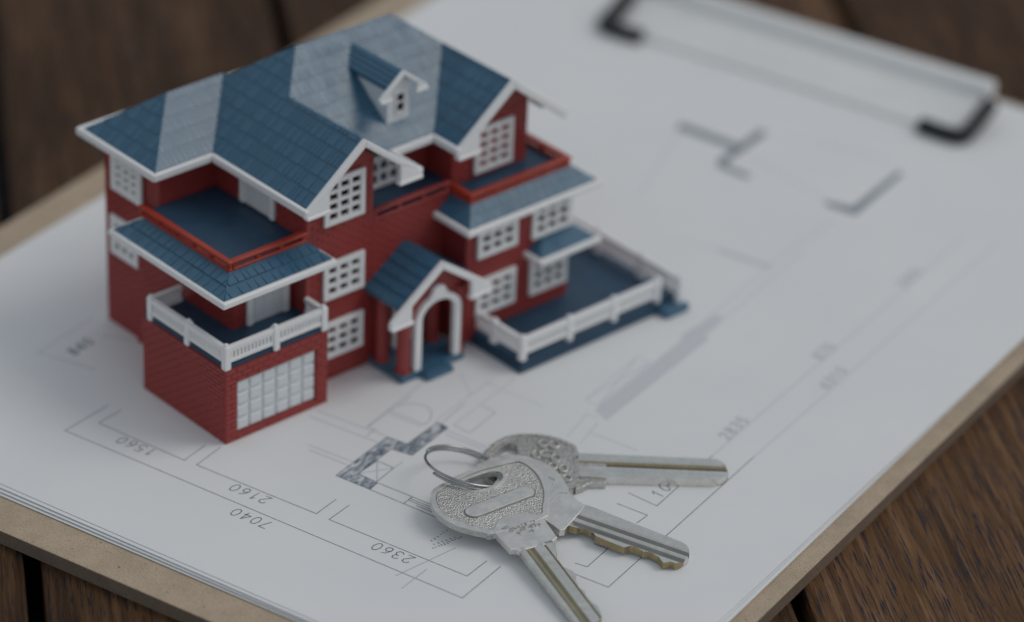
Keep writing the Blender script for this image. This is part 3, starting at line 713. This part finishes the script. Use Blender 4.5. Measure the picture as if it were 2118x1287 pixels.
# --- white roof trim
def chevron(name, cx, x0, x1, zpk, y0, y1, th, tail, slope=SLP, proud=.45, parent=None, sides=(-1, 1)):
    hw = (x1 - x0) / 2; zt = lambda x: zpk + proud - slope * abs(x - cx)
    o = []
    L = [(x0 - .6, zt(x0 - .6)), (cx, zt(cx)), (cx, zt(cx) - th), (x0 + tail, zt(x0 + tail) - th), (x0 + tail, zt(x0) - th * 1.0), (x0 - .3, zt(x0) - th * 1.25), (x0 - 1.0, zt(x0) - th * .8)]
    Rr = [(2 * cx - x, z) for x, z in L]
    mb = MB()
    for q in (L, Rr):
        # split concave outline into two convex solids
        q1 = [q[0], q[1], q[2], q[3]]; q2 = [q[0], q[3], q[4], q[5], q[6]]
        if (-1 if q is L else 1) not in sides:
            sgx = 1; xe = 2 * cx - x0 + .7; q1 = [(xe, zt(xe)), (cx, zt(cx)), (cx, zt(cx) - th), (xe, zt(xe) - th)]; q2 = None
        for qq in (q1, q2):
            if qq is None: continue
            mb.loft([(x, y0, z) for x, z in qq], [(x, y1, z) for x, z in qq])
        # return of the cornice under the tail
    o = part(name, mb, 'white', parent or H, bevel=0.3, seg=3)
    rm = MB()
    for sg in sides:
        xa = cx + sg * (hw + .8); xb = cx + sg * (hw - tail - .4); z = zt(x0) - th * 1.22
        rm.box(min(xa, xb), max(xa, xb), y0 - .35, y1, z - .25, z + .55)
    part('cornice_return', rm, 'white', o, bevel=.22, seg=3)
    return o
zg = ZE + SLP * 15.4
chevron('gable_trim', 39.3, 23.9, 54.7, zg, 1.5, 2.9, 1.75, 5.4)
chevron('gable_trim', 83.55, 68.1, 99.0, ZE + SLP * 15.45, 3.1, 4.5, 2.3, 5.5, sides=(-1,))
def eave(path, w=1.15, z0=47.0, z1=48.85):
    """band outside the path (outward to the left of travel), mitred"""
    n = len(path); outp = []
    for i, p in enumerate(path):
        p = Vector(p); d0 = (p - Vector(path[i - 1])).normalized() if i else None; d1 = (Vector(path[i + 1]) - p).normalized() if i < n - 1 else None
        ns = [Vector((-d.y, d.x)) for d in (d0, d1) if d is not None]
        if len(ns) == 1: off = ns[0] * w
        else:
            b = (ns[0] + ns[1]).normalized(); off = b * (w / max(.3, b.dot(ns[0])))
        outp.append(p + off)
    mb = MB()
    for i in range(n - 1):
        q = [path[i], path[i + 1], outp[i + 1], outp[i]]
        mb.loft([(a[0], a[1], z0) for a in q], [(a[0], a[1], z1) for a in q])
    bmx = part('eave_trim', mb, 'white', H, bevel=.35, seg=3); return bmx
eave([(54.0, 61.7), (8.2, 61.7), (8.2, 35.2), (23.9, 35.2), (23.9, 1.6)][::-1])
eave([(54.7, 1.6), (54.7, 12.45), (68.1, 12.45), (68.1, 3.2)][::-1])
eave([(99.0, 3.2), (99.0, 60.15)][::-1])
# soffit
so = [(8.3, 35.3), (24.0, 35.3), (24.0, 2.9), (54.6, 2.9), (54.6, 12.5), (68.2, 12.5), (68.2, 4.4), (98.9, 4.4), (98.9, 60), (8.3, 60)]
mb = MB().loft([(x, y, 47.4) for x, y in ((8.3, 35.3), (24.0, 35.3), (24.0, 60), (8.3, 60))], [(x, y, 47.9) for x, y in ((8.3, 35.3), (24.0, 35.3), (24.0, 60), (8.3, 60))])
mb.box(24.0, 27.6, 2.9, 60, 47.4, 47.9).box(46, 68.1, 12.5, 20, 47.4, 47.9).box(68.2, 70.7, 4.4, 20, 47.4, 47.9)
for pl_, zf in ((plE, pE), (plR, pR)):
    mb.loft([(x, y, zf(x, y) - 1.5) for x, y in pl_], [(x, y, zf(x, y) - .92) for x, y in pl_])
part('soffit', mb, 'white', H)
for (bx0, bz) in ((93.3, 50.6),):
    part('bracket', MB().box(bx0, bx0 + 1.0, 4.6, 8.9, bz - .6, bz + .4), 'white', H, bevel=.2)

# --- dormer
DX, DZ = 61.4, 64.8
dy0 = 17.0
wl = [(58.2, 52.0), (64.6, 52.0), (64.6, 61.3), (DX, 63.6), (58.2, 61.3)]
def back_y(z): return (z - ZE) / SLP + 12.45 + .3
mb = MB().loft([(x, dy0, z) for x, z in wl], [(x, max(dy0 + .5, back_y(z)), z) for x, z in wl]); dorm = part('dormer', mb, 'white', H, bevel=.2)
hwd = 4.1
for sg in (-1, 1):
    e = DX + sg * hwd; ze_ = DZ - SLP * hwd; f_, bk = 15.9, back_y(DZ) - .1; bke = back_y(ze_) - .1
    top = [(e, f_, ze_), (DX, f_, DZ), (DX, bk, DZ), (e, bke, ze_)]
    sp = part('dormer_roof', MB().loft([(x, y, z - .7) for x, y, z in top], top), 'blue', dorm)
    for k in range(4):
        z0 = ze_ + (DZ - ze_) * k / 4; x0 = e + (DX - e) * k / 4; x1 = e + (DX - e) * (k + .93) / 4; z1 = ze_ + (DZ - ze_) * (k + .93) / 4
        b0, b1 = back_y(z0) - .2, back_y(z1) - .2
        shingle_rest.loft([(x0, f_, z0 - .1), (x1, f_, z1 - .1), (x1, b1, z1 - .1), (x0, b0, z0 - .1)], [(x0, f_, z0 + .3), (x1, f_, z1 + .05), (x1, b1, z1 + .05), (x0, b0, z0 + .3)])
chevron('dormer_trim', DX, DX - 6.0, DX + 6.0, DZ, 15.0, 16.1, 1.25, 2.2, proud=.35, parent=dorm)
fm = MB().box(60.3, 60.85, 16.6, 17.05, 54.0, 59.4).box(62.75, 63.3, 16.6, 17.05, 54.0, 59.4).box(60.8, 62.8, 16.6, 17.05, 54.0, 54.6).box(60.8, 62.8, 16.6, 17.05, 58.8, 59.4).box(60.8, 62.8, 16.65, 17.05, 56.5, 57.0)
part('dormer_window', fm, 'white', dorm, bevel=.1); part('dormer_pane', MB().box(61.0, 62.6, 16.85, 17.05, 54.7, 58.7), 'pane_dark', dorm)
# --- porch roof
phw, pzp = 11.4, 28.4; psl = .72
for sg in (-1, 1):
    e = PC + sg * phw
    top = [(e, -5.4, pzp - psl * phw), (PC, -5.4, pzp), (PC, 7.2, pzp), (e, 7.2, pzp - psl * phw)]
    ps = part('porch_roof', MB().loft([(x, y, z - .8) for x, y, z in top], top), 'blue', H)
    for k in range(5):
        a, b = k / 5, (k + .96) / 5
        x0, x1 = e + (PC - e) * a, e + (PC - e) * b; z0, z1 = pzp - psl * phw * (1 - a), pzp - psl * phw * (1 - b)
        part('shingle_course', MB().loft([(x0, -5.3, z0 - .1), (x1, -5.3, z1 - .1), (x1, 7.1, z1 - .1), (x0, 7.1, z0 - .1)], [(x0, -5.3, z0 + .38), (x1, -5.3, z1 + .06), (x1, 7.1, z1 + .06), (x0, 7.1, z0 + .38)]), 'blue', ps)
chevron('porch_trim', PC, PC - 13.9, PC + 13.9, pzp, -6.6, -5.3, 2.0, 5.2, slope=psl)
so_ = part('shingle_field', shingle_rest, 'blue', H, recentre=False); so_['kind'] = 'stuff'

# ------------------------------------------------------------------ keys (each in its own tilted frame, mm)
def catmull(pts, n=4, closed=True):
    out = []; N = len(pts)
    for i in range(N if closed else N - 1):
        p0, p1, p2, p3 = (Vector(pts[(i + k) % N]) if closed else Vector(pts[min(max(i + k, 0), N - 1)]) for k in (-1, 0, 1, 2))
        for k in range(n):
            t = k / n; out.append(tuple(.5 * ((2 * p1) + (p2 - p0) * t + (2 * p0 - 5 * p1 + 4 * p2 - p3) * t * t + (3 * p1 - p0 - 3 * p2 + p3) * t ** 3)))
    if not closed: out.append(tuple(pts[-1]))
    return out
def plate(mb, outer, holes, z0, z1):
    loops = [outer] + holes; flat = [p for lp in loops for p in lp]
    b = len(mb.v); n = len(flat); mb.v += [(x, y, z0) for x, y in flat] + [(x, y, z1) for x, y in flat]
    for t in geometry.tessellate_polygon([[Vector((x, y, 0)) for x, y in lp] for lp in loops]):
        mb.f.append((b + t[0], b + t[1], b + t[2])); mb.f.append((b + n + t[2], b + n + t[1], b + n + t[0]))
    k = 0
    for lp in loops:
        for i in range(len(lp)):
            j = (i + 1) % len(lp); mb.f.append((b + k + i, b + k + j, b + n + k + j, b + n + k + i))
        k += len(lp)
    return mb
def area(p): return sum(p[i][0] * p[(i + 1) % len(p)][1] - p[(i + 1) % len(p)][0] * p[i][1] for i in range(len(p))) / 2
def inset(p, d):
    n = len(p); s = 1 if area(p) > 0 else -1; out = []
    for i in range(n):
        a, b, c = Vector(p[i - 1]), Vector(p[i]), Vector(p[(i + 1) % n]); d0, d1 = (b - a).normalized(), (c - b).normalized()
        nb = Vector((-(d0.y + d1.y), d0.x + d1.x)); nb = nb.normalized() if nb.length > 1e-6 else Vector((-d0.y, d0.x))
        out.append(tuple(b + nb * (s * d / max(.5, nb.dot(Vector((-d0.y, d0.x)))))))
    return out
def key_thing(label, o, e1, e2):
    t = thing('house_key', label, 'key', W(*o), group='keys on the ring'); e1, e2 = Vector(e1), Vector(e2); n = e1.cross(e2)
    t.matrix_world = Matrix((e1, e2, n)).transposed().to_4x4(); t.location = W(*o); t.rotation_euler = Matrix((e1, e2, n)).transposed().to_euler(); return t
def interp(pl, x):
    if x <= pl[0][0]: return pl[0][1]
    for (a, b), (c, d) in zip(pl, pl[1:]):
        if x <= c: return b + (d - b) * (x - a) / (c - a) if c > a else d
    return pl[-1][1]
metal('painted_dark', (0.34, 0.33, 0.30), 0.34)  # dark reflections of the grooves put into the metal's colour
metal('painted_dark_brass', (0.46, 0.42, 0.30), 0.34)  # brass tone of the groove, with dark reflection painted in
def blade(key, x0, x1, lo, hi, prof, th, mat='nickel_blade', step=.25, name='blade', cut=None, groove='painted_dark', gd=.3, gd2=0):
    """lo / hi: edge lines across the blade; prof: (across, depth) groove profile; closed solid with milled grooves"""
    mb = MB(); cols = [p[0] for p in prof]; n = int((x1 - x0) / step); m_ = len(cols)
    for i in range(n + 1):
        x = x0 + (x1 - x0) * i / n; a, b = interp(lo, x), interp(hi, x)
        for c, d in prof:
            y = min(max(c, a), b); mb.v.append((x, y, -interp(prof, y)))
        for c, d in prof:
            y = min(max(c, a), b); mb.v.append((x, y, -th))
    R = 2 * m_
    for i in range(n):
        p, q = i * R, (i + 1) * R
        for j in range(m_ - 1):
            mb.f.append((p + j, q + j, q + j + 1, p + j + 1)); mb.f.append((p + m_ + j, p + m_ + j + 1, q + m_ + j + 1, q + m_ + j))
        mb.f.append((p, p + m_, q + m_, q)); mb.f.append((p + m_ - 1, q + m_ - 1, q + R - 1, p + R - 1))
    for i in (0, n):
        p = i * R; mb.f.append(tuple(list(range(p, p + m_)) + list(range(p + R - 1, p + m_ - 1, -1))))
    o = part(name, mb, mat, key, fix=False)
    if cut is not None:                       # bare brass where the bitting was cut
        o.data.materials.append(MATS['cut_brass'])
        for poly in o.data.polygons:
            vz = [o.data.vertices[v].co for v in poly.vertices]
            nz = poly.normal
            if abs(nz.z) < .4 and nz.y * cut > .2: poly.material_index = 1
    else: o.data.materials.append(MATS['cut_brass'])
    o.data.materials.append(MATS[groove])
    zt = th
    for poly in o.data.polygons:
        if poly.normal.z > .15 and poly.center.z / K < zt - gd: poly.material_index = 1 if poly.center.z / K > zt - gd2 else 2  # deep groove faces take the metal with painted-in reflection
    return o
def prof_line(cols):
    # grid of across positions with depths, refined
    out = []
    for (a, da), (b, db) in zip(cols, cols[1:]):
        k = max(1, int((b - a) / .3))
        for i in range(k): out.append((a + (b - a) * i / k, da + (db - da) * i / k))
    out.append(cols[-1]); return out

# --- front key, lying across the others
kA = key_thing('uppermost key with a stippled bow and raised oval plate, pointing to the picture bottom', (6.95, 587.63, 3.6), (0.4568, -0.8874, -0.0628), (0.8891, 0.4577, 0.0))
headA = [(-6.64, -5.9), (-7.84, -8.01), (-9.53, -10.09), (-12.11, -12.4), (-15.47, -14.0), (-18.83, -14.33), (-21.75, -13.75), (-24.02, -12.5), (-25.3, -10.9), (-26.1, -8.6), (-27.0, -6.4), (-27.7, -3.88), (-28.3, -1.21), (-28.7, 1.92), (-28.74, 5.07), (-28.7, 7.97), (-28.5, 9.9), (-27.4, 10.95), (-25.23, 11.89), (-21.67, 12.28), (-17.84, 11.67), (-14.3, 10.39), (-10.67, 8.2), (-7.8, 5.67)]
holeA = [(-24.6, -6.3), (-25.3, -4.39), (-25.8, -1.82), (-26.2, 0.76), (-26.1, 2.89), (-25.4, 4.1), (-24.2, 4.24), (-22.85, 3.31), (-21.96, 1.62), (-21.4, -0.37), (-21.4, -2.67), (-22.04, -4.63), (-23.2, -5.95)]
outA = catmull(headA, 4); holA = catmull(holeA, 4); TH = 1.55
neckA = [(-7.4, -6.4), (-6.5, -5.9), (-0.7, -5.4), (-0.15, -3.95), (0.4, -3.7), (0.4, 4.0), (-0.1, 4.1), (-0.8, 5.5), (-8.2, 5.7), (-11, 3), (-11, -3)]
bow = part('bow', plate(MB(), outA, [holA], -TH, -.22), 'nickel_cast', kA)
rimo = inset(outA, .02); rimi = inset(outA, 1.15)
part('bow_rim', plate(MB(), outA, [rimi], -.3, 0.0), 'nickel', bow, bevel=.12)
part('hole_rim', plate(MB(), inset(holA, -.75), [holA], -.3, -.02), 'nickel', bow, bevel=.1)
pill = []
pa, pb, pr_ = Vector((-14.9, -7.0)), Vector((-17.2, 6.3)), 1.75
dd = (pb - pa).normalized(); pn = Vector((-dd.y, dd.x))
for i in range(13): a = -pi / 2 + pi * i / 12; pill.append(tuple(pb + dd * (pr_ * cos(a)) + pn * (pr_ * sin(a))))
for i in range(13): a = pi / 2 + pi * i / 12; pill.append(tuple(pa + dd * (pr_ * cos(a)) + pn * (pr_ * sin(a))))
part('name_plate', plate(MB(), pill, [], -.3, .05), 'nickel', bow, bevel=.14, seg=3)
part('plate_border', plate(MB(), inset(pill, -.3), [inset(pill, -.02)], -.3, -.16), 'painted_dark', bow)  # thin dark ring drawn as the plate's outline
part('rim_line', plate(MB(), inset(outA, 1.12), [inset(outA, 1.36)], -.3, -.19), 'painted_dark', bow)  # dark outline ring along the inside of the rim
part('neck', plate(MB(), neckA, [], -TH, -.06), 'nickel', kA, bevel=.15)
random.seed(3)
em = MB()
for k in range(14):                       # worn raised stamping across the neck
    cx, cy = -6.6 + random.uniform(-1.6, 2.2), -3.6 + 7.2 * k / 13
    r = random.uniform(.35, .6); em.tube([(cx + r * cos(a) * .9, cy + r * sin(a) * 1.1, .0) for a in [random.uniform(0, 2) + q * pi / 5 for q in range(7)]], .17, 6)
part('stamping', em, 'nickel_worn', bow)
gA = prof_line([(-3.75, .35), (-3.3, 0.0), (-2.5, 0.0), (-2.3, .4), (-1.7, .75), (-.8, .75), (-.4, .1), (1.7, .02), (1.82, .4), (2.05, .4), (2.2, .06), (5.8, .06)])
hiA = [(-.5, 4.1), (0.2, 4.0), (1.2, 4.2), (2.67, 3.45), (3.6, 3.3), (4.96, 2.32), (8.6, 2.35), (10.2, 3.4), (11.75, 3.6), (13.46, 2.66), (15.67, 2.23), (17.2, 2.9), (18.4, 2.4), (20.72, 2.6), (22.2, 3.1), (24.6, 2.76), (25.6, 2.4), (26.4, 1.5), (27.0, .5), (27.3, -.3)]
loA = [(-1, -3.75), (25.2, -3.4), (26.3, -2.6), (27.0, -1.4), (27.3, -.4)]
blade(kA, -.4, 27.2, loA, hiA, gA, TH, cut=1, groove='painted_dark_brass')

# --- middle key
kB = key_thing('middle key, lying under the uppermost one, with a brass-edged notched blade', (15.14, 599.46, 3.0), (0.906, -0.421, -0.0432), (0.4214, 0.9069, 0.0))
headB = [(-6.2, -4.6), (-9.5, -7.6), (-14, -10.2), (-19, -10.8), (-23.5, -8.6), (-26, -4), (-26.6, 2), (-25.5, 8), (-23.2, 12.2), (-20.3, 14.2), (-18.66, 14.7), (-16.53, 14.86), (-13.87, 14.43), (-11.36, 13.5), (-9.01, 12.0), (-7.05, 10.2), (-5.69, 8.51), (-4.6, 7.2), (-3.4, 6.4), (-3.2, 0)]
outB = catmull(headB, 4); holB = [(-22.5 + 2.6 * cos(a), 2 + 4.6 * sin(a)) for a in [2 * pi * i / 28 for i in range(28)]]
bowB = part('bow', plate(MB(), outB, [holB], -1.7, -.02), 'nickel', kB, bevel=.18)
part('bow_emboss', MB().tube([(-5.2, 7.0, 0), (-6.6, 6.1, 0), (-6.9, 1.5, 0)], .14, 6).tube([(-11.2, 10.3, 0), (-9.5, 10.0, 0), (-9.3, 8.3, 0)], .14, 6), 'nickel_worn', bowB)
part('neck', plate(MB(), [(-8, -4.5), (-4.8, -4.3), (-2.7, -5.0), (-.8, -5.9), (0, -5.1), (0.1, 5.2), (-2.1, 5.75), (-4, 6.9), (-8, 7)], [], -1.7, 0.0), 'nickel', kB, bevel=.15)
hiB = [(-1, 5.6), (-.5, 5.5), (11.94, 4.64), (18.87, 4.25), (22.6, 4.0), (23.8, 3.6), (24.8, 2.7), (25.5, 1.5), (25.85, .5)]
loB = [(-1, -5.1), (-.3, -5.1), (0.1, -3.36), (1.82, -3.23), (2.42, -2.4), (3.2, -1.88), (4.92, -2.32), (6.4, -3.68), (10.59, -4.07), (13.2, -4.2), (13.99, -3.12), (14.69, -2.83), (16.64, -3.1), (17.11, -3.41), (18.27, -2.67), (20.56, -3.33), (22.35, -4.75), (23.6, -3.4), (24.51, -3.6), (25.2, -2.8), (25.6, -1.2), (25.87, .3)]
# grooves follow the slightly tapering run of this blade
gB = prof_line([(-6, .05), (-3.1, .05), (-2.9, .02), (-2.7, .5), (-1.2, .7), (-.4, .14), (-.1, .05), (.1, .8), (.9, .75), (1.9, .04), (5.3, 0.0), (5.6, .2)])
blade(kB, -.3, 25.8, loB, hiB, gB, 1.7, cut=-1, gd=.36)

# --- rear key
kC = key_thing('rear key with a worn embossed bow and long grooved blade lying flat', (17.62, 621.45, 2.0), (0.9999, 0.0115, -0.0034), (-0.0115, 0.9999, 0.0))
headC = [(-23.1, -2.71), (-23.08, -0.84), (-22.89, 0.78), (-22.06, 3.54), (-20.34, 6.66), (-18.31, 9.0), (-15.66, 10.57), (-12.25, 11.12), (-8.97, 10.82), (-6.0, 9.68), (-3.78, 8.21), (-2.3, 6.6), (-1.9, 3), (-1.8, -2), (-1.9, -6.6), (-3.2, -9.3), (-6, -11.2), (-10, -12.3), (-14.5, -12), (-18.5, -10), (-21.4, -6.9)]
outC = catmull(headC, 4); holC = catmull([(-20.2, 0.5), (-19.6, 3.2), (-18.11, 5.9), (-16.51, 7.2), (-15.3, 6.3), (-14.83, 2.48), (-14.9, -2), (-16, -5.6), (-18.3, -4.6), (-19.9, -2.2)], 4)
bowC = part('bow', plate(MB(), outC, [holC], -2.0, -.15), 'nickel_worn', kC, bevel=.25, seg=3)
part('bow_rim', plate(MB(), outC, [inset(outC, 1.0)], -.4, 0.0), 'nickel_worn', bowC, bevel=.2)
em = MB()
for k, (cx, cy, rx, ry) in enumerate(((-9.6, 7.2, 1.0, 1.3), (-7.2, 7.0, 1.1, 1.3), (-8.8, 3.2, 1.6, 1.2), (-6.8, 1.6, 1.0, 1.4), (-5.2, -2.2, .9, 1.3), (-4.4, -5.8, .9, 1.2), (-7.5, -1.5, 1.0, 1.2), (-11.0, 2.8, .9, 1.5))):
    em.tube([(cx + rx * cos(2 * pi * i / 16), cy + ry * sin(2 * pi * i / 16), 0.0) for i in range(16)], .28, 8, closed=True)
part('embossing', em, 'nickel_worn', bowC, smooth=True)
part('collar', plate(MB(), [(-2.6, 5.6), (-1.4, 5.1), (3.6, 5.2), (4.1, 4.3), (4.1, -4.9), (3.9, -6.4), (.4, -6.6), (-1, -8.1), (-2.6, -9.2)], [], -2.0, -.55), 'nickel_worn', kC, bevel=.25)
gC = prof_line([(-5.0, .25), (-4.3, .05), (-2.4, .05), (-2.15, .5), (-1.8, .05), (-.7, 0.0), (-.5, 1.3), (.6, 1.35), (.8, .6), (1.9, .5), (2.15, 0.0), (4.1, 0.0), (4.5, .3)])
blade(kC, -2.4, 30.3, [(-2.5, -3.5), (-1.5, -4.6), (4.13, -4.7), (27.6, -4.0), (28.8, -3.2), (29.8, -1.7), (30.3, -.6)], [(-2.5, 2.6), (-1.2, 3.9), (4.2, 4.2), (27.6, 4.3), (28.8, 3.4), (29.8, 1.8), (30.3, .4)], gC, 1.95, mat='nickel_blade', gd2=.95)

# --- split ring through the bows
rc = Vector((-8.3, 614.3, 4.3)); rn = Vector((0.251, 0.19, 0.949)).normalized()
ra = rn.cross(Vector((0, 1, 0))).normalized(); rb = rn.cross(ra).normalized()
ring = thing('key_ring', 'thin steel split ring holding the three keys', 'key ring', W(rc.x, rc.y, rc.z))
pth = []
for i in range(151):
    a = radians(40) + 2 * pi * 1.86 * i / 150; t = i / 150
    z = (t - .5) * 1.5; R_ = 8.9 + .12 * sin(3 * a)
    pth.append(tuple(ra * (R_ * cos(a)) + rb * (R_ * sin(a)) + rn * z))
part('wire', MB().tube(pth, .33, 10), 'steel', ring, smooth=True, recentre=False)
